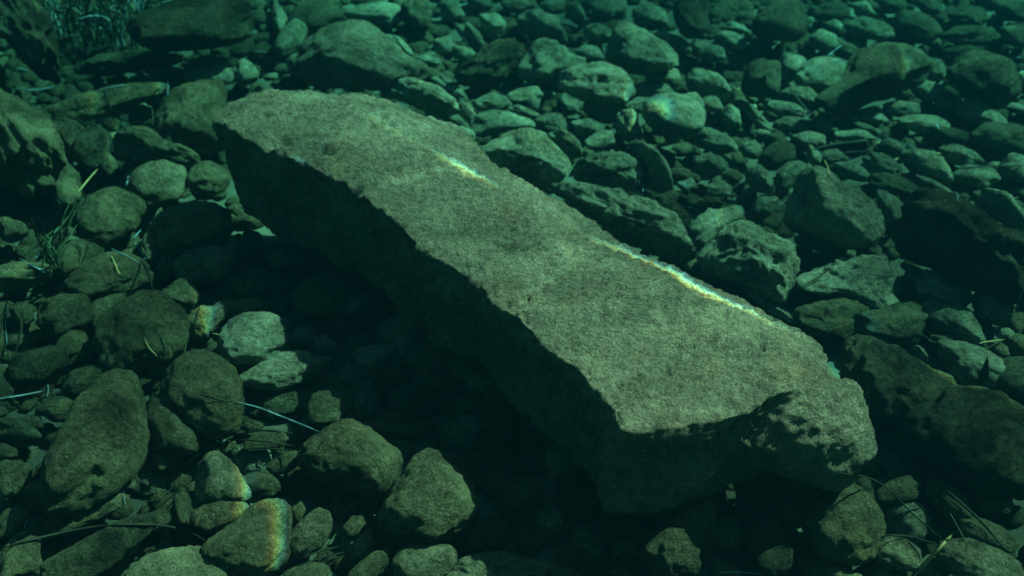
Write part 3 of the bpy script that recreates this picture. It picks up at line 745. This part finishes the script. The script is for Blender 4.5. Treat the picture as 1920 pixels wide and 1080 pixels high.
LEAVES = '''
A|dark|7|580,480 600,545 630,630 650,690
A|dark|6|410,530 460,600 520,660 600,715
A|dark|6|220,600 350,625 480,695 560,712
A|blue|6|80,500 200,506 330,482
A|blue|5|700,475 640,488 580,500
A|blue|5|940,450 942,540
A|dark|6|885,500 860,550 840,590
A|tan|7|440,1080 500,1005 550,950
A|blue|6|735,885 790,888 840,895
A|blue|4|740,892 790,920
A|blue|5|722,970 705,1060
A|blue|7|62,430 95,370 120,320
A|blue|6|95,385 150,397
A|blue|6|240,480 290,430
A|dark|6|640,690 615,740 625,800 640,860
A|blue|4|1070,235 1110,245 1140,265
A|blue|4|1360,290 1440,285 1510,295
D|dark|9|480,0 420,110 350,190 260,310 200,380
D|dark|9|470,20 400,150 370,230 300,400
D|green|8|440,40 380,150 300,240 240,390
D|dark|9|350,130 340,180 260,250 140,350
D|blue|4|300,250 250,310 200,375
D|blue|4|290,300 300,350 295,395
D|dark|6|320,40 345,80 360,115
D|dark|5|60,80 200,100 340,160
D|dark|5|110,130 210,170 310,210
D|blue|7|750,260 775,230 810,195
D|blue|9|760,290 820,375 875,425
D|blue|5|610,310 700,355 790,400
D|tan|7|610,330 640,390 665,450 680,462
D|dark|12|790,380 830,440 860,555
D|dark|5|430,290 455,320 455,375
D|dark|6|495,285 490,330 470,390
D|blue|5|110,375 200,420 305,462
D|blue|5|140,400 210,430 270,465
D|dark|10|30,600 90,680 120,760 70,960
D|blue|4|40,620 30,720 40,860
D|dark|7|0,820 20,720 60,640
D|dark|7|1135,620 1105,700 1090,790 1088,860
D|tan|7|810,820 840,880 885,925
D|green|6|900,790 930,870 950,930
D|tan|5|945,860 960,930
D|tan|6|1180,795 1240,806
D|dark|5|1580,690 1610,660 1625,630
D|green|5|1045,840 1035,910
G|blue|9|0,82 130,62 260,35
G|blue|8|268,0 265,70
G|dark|8|1100,50 1220,85 1340,108
G|blue|7|1330,100 1460,135 1600,190 1700,230 1810,275
G|blue|10|930,500 1060,430 1200,345 1280,310
G|dark|9|1270,318 1400,270 1540,262 1700,290
G|dark|6|1300,310 1500,325 1690,355
G|dark|8|1270,395 1400,375 1550,365 1690,378
G|dark|11|0,930 200,870 480,812 720,790 930,800 1080,842 1165,890
G|dark|6|880,705 980,620 1080,540
G|dark|6|810,662 890,655 980,570
G|dark|8|1620,1030 1760,955 1920,910
G|dark|8|1700,1015 1810,975 1940,945
G|green|7|1835,925 1870,870 1900,830
G|dark|10|0,712 80,630 140,560 180,505
G|dark|5|1370,450 1400,422 1450,425 1482,460
G|dark|5|1480,460 1550,410 1620,375
G|blue|6|690,600 705,680 735,740
G|blue|5|135,820 160,760
I|dark|7|890,500 1040,525 1150,585 1270,705 1390,815 1470,880
I|dark|7|1150,780 1250,720 1360,690
I|dark|10|1430,560 1560,665 1690,785 1800,915
I|dark|10|1130,848 1270,858 1350,880 1430,905
I|dark|9|1260,880 1310,930 1340,985
I|tan|13|1300,1085 1390,985 1460,905 1530,830
I|blue|9|110,1075 165,1015 215,970
I|blue|5|200,1060 330,1058 460,1072
I|dark|7|1920,690 1850,712 1780,742
I|dark|6|1380,800 1460,812 1540,810
I|dark|6|1330,530 1340,600 1400,700
I|green|6|1500,720 1560,830 1600,910
C|dark|7|610,500 670,585 750,665
C|dark|7|690,850 850,812 1000,795 1110,788
C|dark|6|900,860 1050,856
C|blue|5|820,315 900,250
C|blue|5|840,340 920,352
C|tan|8|798,900 815,940 826,985
C|blue|5|1412,680 1440,725
C|dark|6|1560,945 1720,935 1920,932
C|dark|5|285,470 298,570
C|dark|6|1150,680 1230,678
C|blue|6|1840,330 1910,322
F|dark|6|325,15 430,58 500,92
F|tan|6|510,52 550,20
F|blue|5|540,80 590,40
F|blue|6|0,78 90,105
F|blue|6|1540,0 1545,50
F|blue|8|1880,650 1905,570 1922,530
F|dark|8|1850,770 1862,640
F|dark|7|1300,790 1400,832
F|tan|6|1670,850 1740,838 1810,830
F|dark|6|1705,885 1800,840
F|dark|5|650,380 625,500 600,600
F|dark|5|640,550 760,480 830,430
B|green|7|1180,1072 1250,1015 1300,940 1335,885
B|dark|6|665,185 720,275
B|blue|6|1690,1010 1697,1080
B|dark|6|1380,170 1440,138 1510,125
B|blue|5|1150,520 1210,528
'''

# ------------------------------------------------------------------ the great stone block
Z_TOP = .36
RIGHT_EDGE = [(800, 192), (862, 235), (905, 292), (1000, 345), (1090, 398), (1150, 447), (1250, 492), (1330, 530), (1420, 566), (1490, 603), (1530, 632), (1548, 668)]
LEFT_EDGE = [(1160, 806), (1132, 745), (1052, 668), (962, 588), (900, 536), (850, 498), (800, 470), (742, 418), (690, 376), (640, 342), (585, 318), (520, 280), (460, 262), (415, 232), (393, 203)]
BACK = [(393, 203), (425, 170), (500, 148), (600, 151), (700, 162), (800, 192)]
FRONT = [(1548, 668), (1558, 692), (1500, 724), (1440, 746), (1404, 772), (1330, 792), (1230, 803), (1160, 806)]
RIGHT_EDGE = [(x + 16, y - 20) for x, y in RIGHT_EDGE]
BACK[-1] = RIGHT_EDGE[0]; FRONT[0] = RIGHT_EDGE[-1]
def block():
    out = BACK[:-1] + RIGHT_EDGE[:-1] + FRONT[:-1] + LEFT_EDGE[:-1]
    top = [at(x, y, Z_TOP) for x, y in out]
    cx = np.mean(top, axis=0)
    bm = bmesh.new()
    tv, bv = [], []
    for p in top:
        tv.append(bm.verts.new(p))
        q = cx + (p - cx) * .94; bv.append(bm.verts.new((q[0], q[1], Z_TOP - .25)))
    bm.faces.new(tv[::-1]); bm.faces.new(bv)
    n = len(tv)
    for i in range(n):
        j = (i + 1) % n
        bm.faces.new((tv[i], tv[j], bv[j], bv[i]))
    lump = np.array([(1392, 785), (1424, 750), (1490, 712), (1566, 682), (1606, 738), (1628, 800), (1612, 842), (1586, 892), (1500, 905), (1425, 905), (1384, 868), (1384, 815)], float)
    P0, loc, f, _ = stone_geometry(lump, 41, '', .135, 1.0, 4, 3)
    vs = [bm.verts.new(P0 + q) for q in loc]
    for t in f: bm.faces.new([vs[k] for k in t])
    bmesh.ops.recalc_face_normals(bm, faces=bm.faces)
    me = bpy.data.meshes.new('raw'); bm.to_mesh(me); bm.free()
    tmp = link('raw', me)
    md = tmp.modifiers.new('r', 'REMESH'); md.mode = 'VOXEL'; md.voxel_size = .0062
    ms = tmp.modifiers.new('s', 'SMOOTH'); ms.factor = .5; ms.iterations = 36
    dg = bpy.context.evaluated_depsgraph_get()
    m2 = bpy.data.meshes.new_from_object(tmp.evaluated_get(dg))
    bpy.data.objects.remove(tmp); bpy.data.meshes.remove(me)
    nv = len(m2.vertices)
    co = np.empty(nv * 3); m2.vertices.foreach_get('co', co); co = co.reshape(-1, 3)
    nr = np.empty(nv * 3); m2.vertices.foreach_get('normal', nr); nr = nr.reshape(-1, 3)
    def dist(line):
        pts = np.array([at(x, y, Z_TOP)[:2] for x, y in line]); d = np.full(nv, 9.)
        for a, b in zip(pts[:-1], pts[1:]):
            ab = b - a; t = np.clip(((co[:, :2] - a) @ ab) / (ab @ ab), 0, 1)
            d = np.minimum(d, np.linalg.norm(co[:, :2] - (a + t[:, None] * ab), axis=1))
        return d
    dR, dL, dB, dF = dist(RIGHT_EDGE), dist(LEFT_EDGE), dist(BACK), dist(FRONT)
    upz = np.clip((co[:, 2] - (Z_TOP - .10)) / .10, 0, 1)
    # far edge worn round, near edge chipped, a gentle swell along the top
    co[:, 2] -= upz * (.04 * np.exp(-(dR / .08) ** 2) + .03 * np.exp(-(dB / .07) ** 2))
    co[:, 2] += upz * .009 * fbm(co * 3.1 + 4, 3, 31)
    side = 1 - np.clip(nr[:, 2], 0, 1)
    edge = 1 - .8 * np.exp(-(dR / .09) ** 2)
    amp = (.003 + .005 * side * edge) * (1 - .6 * np.exp(-(np.linalg.norm(co - at(1500, 790, .25), axis=1) / .13) ** 4)) + .003 * np.exp(-(dL / .05) ** 2)
    co += nr * (amp * fbm(co * 15, 4, 32, .6))[:, None]
    co += nr * (side * edge * .013 * fbm(co * 4.5, 2, 33))[:, None]
    chip = np.clip(noise(co * 11, 36) - .15, 0, 1) * np.exp(-(dL / .045) ** 2)
    co -= nr * (chip * .012)[:, None]
    tf = fbm(co * 75, 3, 34, .65); co += nr * ((.0044 - .0022 * side) * tf)[:, None]
    pit = np.clip(noise(co * 38 + 9, 35) - .52, 0, 1); co -= nr * (pit * .03 * np.clip((nr[:, 2] - .75) * 4, 0, 1))[:, None]
    for x, y, r, dp in ((700, 240, .016, .022), (795, 284, .013, .02), (958, 462, .011, .012), (938, 455, .009, .012), (975, 466, .008, .01), (1150, 545, .008, .009), (1135, 552, .007, .01), (885, 497, .009, .01), (1210, 712, .008, .01), (1040, 520, .007, .01), (1330, 640, .008, .01), (820, 392, .009, .01), (1250, 700, .01, .01), (590, 285, .03, .03), (1135, 470, .008, .008), (1245, 560, .009, .009), (560, 205, .018, .012), (520, 265, .03, .03), (655, 352, .022, .03)):
        c = at(x, y, Z_TOP)
        d = np.linalg.norm((co[:, :2] - c[:2]) * np.array([.75, 1.3]), axis=1)
        co[:, 2] -= upz * dp * np.exp(-(d / r) ** 2)
    c = at(900, 330, Z_TOP)      # low crest near the far edge
    m2.vertices.foreach_set('co', co.astype(np.float32).ravel())
    m2.polygons.foreach_set('use_smooth', np.full(len(m2.polygons), True))
    m2.materials.clear(); m2.materials.append(M_BLOCK); m2.name = 'stone_block'; m2.update()
    o = link('stone_block', m2)
    tag(o, 'long rectangular cut stone block lying diagonally across the cobbles', 'stone block')
    return o
BLOCK = block()

# ------------------------------------------------------------------ stones
MATS = {'d': M_DARK, 'p': M_PALE}
stones = []
def direction(dx, dy):
    if abs(dx) > abs(dy): return 'left of' if dx < 0 else 'right of'
    return 'above' if dy < 0 else 'below'

marks = [(np.array([1000.0, 480.0]), 'long stone block')]
marks.clear()
used = set()
rows = [l.split('|') for l in STONES.strip().splitlines()]
for i, (t, st, pts, noun, label) in enumerate(rows):
    poly = tpx(t, [tuple(map(float, q.split(','))) for q in pts.split()])
    base = 0.0
    dg_ = ''.join(ch for ch in st if ch.isdigit())
    if dg_: base = int(dg_) / 100
    seed = 1000 + i * 7
    ext = max(np.ptp(poly[:, 0]), np.ptp(poly[:, 1]))
    sub = 5 if ext > 128 else 4 if ext > 45 else 3
    P0, loc, f, foot = stone_geometry(poly, seed, st, base, .85 if 'r' in st else .78, sub, 5 if 'a' not in st else 2)
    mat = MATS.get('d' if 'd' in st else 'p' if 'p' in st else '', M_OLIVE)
    size = foot['size']
    cpx = poly.mean(axis=0)
    if cpx[0] < 420 + .98 * (cpx[1] - 180) or cpx[1] > 860:      # near and left stones take the copies darkened for weaker light
        mat = M_PALE if 'q' in st else M_DIM_PALE if 'p' in st else M_DARK if 'd' in st else M_DIM
    kind = 'boulder' if size > .085 else 'cobble' if size > .038 else 'pebble'
    o = link(kind, mesh_from(kind, loc, f, mat), P0)
    c = poly.mean(axis=0)
    asp = np.linalg.eigvalsh(poly_moments(poly)[1]); asp = math.sqrt(asp[1] / asp[0])
    stones.append(dict(o=o, foot=foot, c=c, ext=ext, st=st, asp=asp, label=label, noun=noun, kind=kind))
    if noun: marks.append((c, noun))
    if label: used.add(label)

def auto_label(lead, c, verb_over=None):
    order = sorted(marks, key=lambda m: np.linalg.norm((m[0] - c) * np.array([1, 1.3])))
    for m, noun in order[:9]:
        d = c - m
        rel = verb_over if (verb_over and np.linalg.norm(d) < 55) else direction(*d)
        far = 'just ' if np.linalg.norm(d) < 110 and rel != verb_over else ''
        lab = f'{lead} {far}{rel} the {noun}'
        if lab not in used and len(lab.replace('-', ' ').split()) <= 16:
            used.add(lab); return lab
    return None

def describe(s):
    size = 'tiny' if s['ext'] < 38 else 'small' if s['ext'] < 65 else 'mid sized' if s['ext'] < 110 else 'large'
    tone = 'dark' if 'd' in s['st'] else 'pale' if 'p' in s['st'] else 'olive'
    shape = 'rough' if 'r' in s['st'] else 'angular' if 'a' in s['st'] else 'elongated' if s['asp'] > 1.9 else 'oval' if s['asp'] > 1.35 else 'round'
    return f"{size} {tone} {shape} {s['kind']}"
GROUP = {'boulder': 'boulders around the block', 'cobble': 'cobbles on the seabed', 'pebble': 'pebbles between the cobbles'}
for s in stones:
    lab = s['label'] or auto_label(describe(s), s['c']) or 'stone among the cobbles'
    tag(s['o'], lab, 'boulder' if s['kind'] == 'boulder' else 'stone', GROUP[s['kind']])

# ------------------------------------------------------------------ pebbles lying in the gaps that are still open, found by looking down at bare sand
def cast(px, py):
    d = ray(px, py)
    hit, loc, n, idx, ob, mtx = SC.ray_cast(DG, Vector(CAM), Vector(d))
    return (np.array(loc), np.array(n), ob.name) if hit else (None, None, '')
bpy.context.view_layer.update()
DG = bpy.context.evaluated_depsgraph_get()
rng = np.random.RandomState(5)
gaps = []
for gy in np.arange(8, 1078, 13):
    for gx in np.arange(8, 1918, 13):
        x, y = gx + rng.uniform(-5, 5), gy + rng.uniform(-5, 5)
        p, n, nm = cast(x, y)
        if nm == 'seabed': gaps.append((x, y, p))
rng.shuffle(gaps)
taken = []
N_PEB = 0
sizes = []
for x, y, p in gaps:
    r = .018
    for rr in (.05, .042, .034, .027, .021):
        mp = np.linalg.norm(p - CAM) * TANH / 960
        ok = all(cast(x + math.cos(a) * rr * .75 / mp, y + .6 * math.sin(a) * rr * .75 / mp)[2] == 'seabed' for a in np.arange(0, 6.28, 1.05))
        ok = ok and all(np.linalg.norm(p[:2] - q[0]) > (rr + q[1]) * .8 for q in taken)
        if ok:
            r = rr; break
    else:
        continue
    taken.append((p[:2], r)); sizes.append((r / mp, r, x, y, p))
sizes.sort(key=lambda q: -q[0])
rest = sizes[max(0, 296 - len(stones)):]
sizes = sizes[:max(0, 296 - len(stones))]
def loose_stone(r, seed, sub, flat=.82):
    g = np.random.RandomState(seed)
    v, f = ico(sub); p = v.copy()
    for _ in range(6):
        pl = g.normal(size=3); pl /= np.linalg.norm(pl); q = p @ pl - g.uniform(.74, .95)
        p = p - np.where(q > 0, q * .8, 0)[:, None] * pl
    p = p * (1 + .13 * fbm(v * 1.8 + g.uniform(-40, 40, 3), 2 if sub < 3 else 3, seed % 89))[:, None]
    ax = np.array([g.uniform(.95, 1.4), g.uniform(.75, 1.05), flat * g.uniform(.7, 1.15)])
    a = g.uniform(0, 6.28); q = p * ax * r
    tl = g.uniform(-.35, .35)
    q = np.stack([q[:, 0], q[:, 1] * math.cos(tl) - q[:, 2] * math.sin(tl), q[:, 1] * math.sin(tl) + q[:, 2] * math.cos(tl)], 1)
    return np.stack([q[:, 0] * math.cos(a) - q[:, 1] * math.sin(a), q[:, 0] * math.sin(a) + q[:, 1] * math.cos(a), q[:, 2]], 1), f
for i, (rp, r, x, y, p) in enumerate(sizes):
    v, f = loose_stone(r, 500 + i, 4 if rp > 22 else 3)
    st = rng.choice(['', '', 'p', 'd'])
    o = link('pebble', mesh_from('pebble', v, f, MATS.get(st, M_OLIVE)), p + np.array([0, 0, r * .3]))
    d = describe(dict(ext=2 * rp, st=st, asp=1.2, kind='pebble')).replace('round', 'loose')
    lab = auto_label(d, np.array([x, y])) or 'loose pebble on the sand between larger stones'
    tag(o, lab, 'stone', 'pebbles between the cobbles')

# ------------------------------------------------------------------ the rest of the bed: rubble too small or too far off to count
def rubble():
    g = np.random.RandomState(11)
    V, F, n = [], [], 0
    def put(x, y, r, seed, sub, sink):
        nonlocal n
        v, f = loose_stone(r, seed, sub)
        z = float(ground_z(np.array([[x, y]]))[0])
        V.append(v + np.array([x, y, z + r * sink])); F.append(f + n); n += len(v)
    fc = np.array([s['foot']['c'] for s in stones]); fs = np.array([s['foot']['size'] for s in stones])
    # larger stones only outside the picture, so the bed carries on when one looks past its edges
    big = []
    for k in range(9000):
        x, y = g.uniform(-4.2, 4.2), g.uniform(.2, 7.5)
        r = g.choice([.05, .07, .09, .12, .16], p=[.3, .3, .2, .15, .05])
        px, py = to_px((x, y, .03))
        m = r / (np.linalg.norm([x, y, 1.6]) * TANH / 960)
        if (y * FWD[1] + 1.6 * -FWD[2]) > 0 and -m < px < 1920 + m and -m < py < 1080 + m * 1.2: continue
        if any((x - a) ** 2 + (y - b) ** 2 < (.85 * (r + q)) ** 2 for a, b, q in big): continue
        if len(fc) and (np.linalg.norm(fc - [x, y], axis=1) < .8 * (r + fs)).any(): continue
        big.append((x, y, r)); put(x, y, r, 2000 + k, 3, .35)
    for k, (rp, r, x, y, p) in enumerate(rest):
        v, f = loose_stone(r, 9000 + k, 3); V.append(v + p + np.array([0, 0, r * .3])); F.append(f + n); n += len(v)
    kinds = [loose_stone(1.0, 20000 + k, 2) for k in range(24)]
    for k in range(10500):
        y = .9 + 5.2 * g.uniform() ** .8; x = g.uniform(-1, 1) * (.6 + y * .58)
        r = g.choice([.009, .013, .019, .027], p=[.3, .3, .25, .15]) * (.75 + .16 * y)
        v, f = kinds[g.randint(24)]
        a = g.uniform(0, 6.28); ca, sa = math.cos(a) * r, math.sin(a) * r
        z = float(ground_z(np.array([[x, y]]))[0]) + r * .35
        V.append(np.stack([v[:, 0] * ca - v[:, 1] * sa + x, v[:, 0] * sa + v[:, 1] * ca + y, v[:, 2] * r + z], 1)); F.append(f + n); n += len(v)
    o = link('gravel', mesh_from('gravel', np.concatenate(V), np.concatenate(F), M_DIM))
    tag(o, 'gravel and rubble filling the gaps of the seabed', 'gravel', kind='stuff')
rubble()

# ------------------------------------------------------------------ seagrass: fallen leaves over the stones, each resting on what lies under it
bpy.context.view_layer.update()
DG = bpy.context.evaluated_depsgraph_get()
def ribbon(path, w, twist0, twist, seed, taper=True, normal=None):
    """thin strip with a little thickness that follows a path"""
    path = np.asarray(path); n = len(path)
    tg = np.gradient(path, axis=0); tg /= np.linalg.norm(tg, axis=1)[:, None]
    V = []; F = []
    g = np.random.RandomState(seed)
    for i in range(n):
        nu = np.array([0, 0, 1.0]) if normal is None else normal[i]
        s = np.cross(tg[i], nu); s /= max(np.linalg.norm(s), 1e-6); b = np.cross(s, tg[i])
        a = twist0 + twist * i / n
        s2 = s * math.cos(a) + b * math.sin(a); b2 = -s * math.sin(a) + b * math.cos(a)
        k = i / (n - 1)
        ww = w * (min(1, .45 + 3 * k, .25 + 4 * (1 - k)) if taper else 1) * .5
        th = min(.0007, w * .12)
        V += [path[i] + s2 * ww, path[i] + b2 * th, path[i] - s2 * ww, path[i] - b2 * th]
        if i:
            q = 4 * (i - 1)
            for e in range(4): F.append((q + e, q + (e + 1) % 4, q + 4 + (e + 1) % 4, q + 4 + e))
    F += [(0, 1, 2, 3), (4 * n - 1, 4 * n - 2, 4 * n - 3, 4 * n - 4)]
    return np.array(V), np.array(F)

def spline(p, m):
    p = np.asarray(p, float)
    if len(p) == 2: p = np.array([p[0], (p[0] * .5 + p[1] * .5) + (p[1] - p[0])[::-1] * np.array([.04, -.04]), p[1]])
    q = np.concatenate([[2 * p[0] - p[1]], p, [2 * p[-1] - p[-2]]])
    out = []
    for t in np.linspace(0, len(p) - 1 - 1e-6, m):
        i = int(t); u = t - i; a, b, c, d = q[i:i + 4]
        out.append(.5 * (2 * b + (c - a) * u + (2 * a - 5 * b + 4 * c - d) * u * u + (3 * b - a - 3 * c + d) * u ** 3))
    return np.array(out)

TONE = {'dark': 'dark dead', 'blue': 'silvery blue', 'tan': 'straw coloured', 'green': 'dull green'}
for i, line in enumerate(LEAVES.strip().splitlines()):
    t, colr, wpx, pts = line.split('|')
    P2 = tpx(t, [tuple(map(float, q.split(','))) for q in pts.split()])
    ln = np.linalg.norm(np.diff(P2, axis=0), axis=1).sum()
    m = max(7, int(ln / 9))
    pp = spline(P2, m)
    dep = []
    for x, y in pp:
        h, n_, nm = cast(x, y)
        dep.append(np.linalg.norm(h - CAM) - .006 if h is not None else 3.0)
    dep = np.array(dep)
    # a leaf bridges hollows: lower hull from end to end, then smoothed, never behind a stone
    hull = dep.copy()
    for _ in range(60):
        mid = np.concatenate([hull[:1], (hull[:-2] + hull[2:]) / 2, hull[-1:]])
        hull = np.minimum(dep, .5 * hull + .5 * mid)
    path = np.array([CAM + ray(x, y) * d for (x, y), d in zip(pp, hull)])
    wid = float(wpx) / 2.1 * np.mean(hull) * TANH / 960
    g = np.random.RandomState(300 + i)
    nrm_ = [-ray(x, y) + np.array([0, 0, .8]) for x, y in pp]
    nrm_ = [q / np.linalg.norm(q) for q in nrm_]
    v, f = ribbon(path, max(wid, .0032), g.uniform(-.5, .5), g.uniform(-.9, .9), i, True, nrm_)
    c0_ = path.mean(axis=0)
    o = link('seagrass_leaf', mesh_from('seagrass_leaf', v - c0_, f, M_LEAF[colr]), c0_)
    chord = np.linalg.norm(P2[-1] - P2[0])
    lead = f"{'long' if ln > 130 else 'short'} {TONE[colr]} {'curved' if ln > chord * 1.04 else 'straight'} leaf"
    lab = auto_label(lead, P2.mean(axis=0), 'across') or 'fallen seagrass leaf between the stones'
    tag(o, lab, 'leaf', 'fallen seagrass leaves')

# upright dark leaf piece on the pale slab
def leaf_piece():
    h, n_, nm = cast(1842, 722)
    w_ = .024; H = .075
    pr = [(-.5, 0), (-.42, .45), (-.18, .85), (-.08, 1.0), (.12, .8), (.4, .35), (.5, .02)]
    V = []
    for s in (-.002, .002): V += [(x * w_, s + .012 * z, z * H) for x, z in pr]
    n = len(pr); F = [list(range(n))[::-1], [n + k for k in range(n)]] + [[k, (k + 1) % n, n + (k + 1) % n, n + k] for k in range(n)]
    me = bpy.data.meshes.new('leaf_fragment'); me.from_pydata(V, [], F); me.materials.append(M_LEAF['dark']); me.update()
    o = link('leaf_fragment', me, h - np.array([0, 0, .006]))
    tag(o, 'dark pointed leaf piece standing upright on the pale flat slab', 'leaf')
leaf_piece()

def clump(name, label, pxs, count, seed, hmin, hmax, lean, mats, zoff=0.0, width=.007):
    g = np.random.RandomState(seed)
    (xa, ya), (xb, yb) = pxs
    c = at((xa + xb) / 2, (ya + yb) / 2, zoff)
    root = bpy.data.objects.new(name, None); COL.objects.link(root); root.location = c
    tag(root, label, 'seagrass', 'seagrass clumps')
    for k in range(count):
        b = at(g.uniform(xa, xb), g.uniform(ya, yb), zoff) - c
        L = g.uniform(hmin, hmax); a = g.uniform(0, 6.28); ln = g.uniform(.1, 1.0)
        d = np.array([math.cos(a), math.sin(a)]) * .6 + np.array(lean)
        P = []
        for t in np.linspace(0, 1, 9):
            P.append(b + np.array([d[0] * L * ln * t * t * .8, d[1] * L * ln * t * t * .8, L * (t - .45 * ln * t * t * (1 + .3 * t)) * .85]) + .006 * np.array([math.sin(5 * t + k), math.cos(4 * t + k * 2), 0]))
        v, f = ribbon(P, width * g.uniform(.7, 1.2), g.uniform(0, 3), g.uniform(-1.5, 1.5), k)
        link('leaf', mesh_from('leaf', v, f, M_LEAF[mats[g.randint(len(mats))]]), (0, 0, 0), root)
clump('seagrass_clump', 'clump of seagrass blades growing in the dark at the top left', ((85, 60), (285, 98)), 150, 3, .16, .40, (-.1, -.05), ['green', 'dark', 'blue', 'dark', 'dark'], 0.0, .008)
clump('seagrass_tuft', 'small heap of dark dead seagrass left of the broad oval cobble', ((75, 470), (125, 520)), 22, 8, .08, .2, (.3, .2), ['dark', 'dark', 'green'], .03, .006)
clump('seagrass_tuft', 'sparse weed tuft growing at the foot of the great round cobble', ((300, 655), (335, 690)), 14, 9, .03, .075, (0, 0), ['tan', 'green', 'dark'], .02, .003)

# ------------------------------------------------------------------ the water itself
def haze():
    lo, hi = (-41, -41, -1.2), (41, 41, 1.68)
    V = [(x, y, z) for x in (lo[0], hi[0]) for y in (lo[1], hi[1]) for z in (lo[2], hi[2])]
    F = [(0, 1, 3, 2), (4, 6, 7, 5), (0, 4, 5, 1), (2, 3, 7, 6), (0, 2, 6, 4), (1, 5, 7, 3)]
    m = bpy.data.materials.new('sea_water')
    N = NT(m)
    v = N.n('ShaderNodeVolumePrincipled')
    v.inputs['Color'].default_value = (.001, .0125, .0195, 1)
    v.inputs['Absorption Color'].default_value = (.01, .78, .80, 1)
    v.inputs['Density'].default_value = .5
    v.inputs['Anisotropy'].default_value = .3
    o = N.n('ShaderNodeOutputMaterial'); N.l(v.outputs[0], o.inputs['Volume'])
    ob = link('haze', mesh_from('haze', np.array(V, float), np.array(F), m, False))
    tag(ob, 'green sea water that veils the far stones', 'water', kind='stuff')
haze()
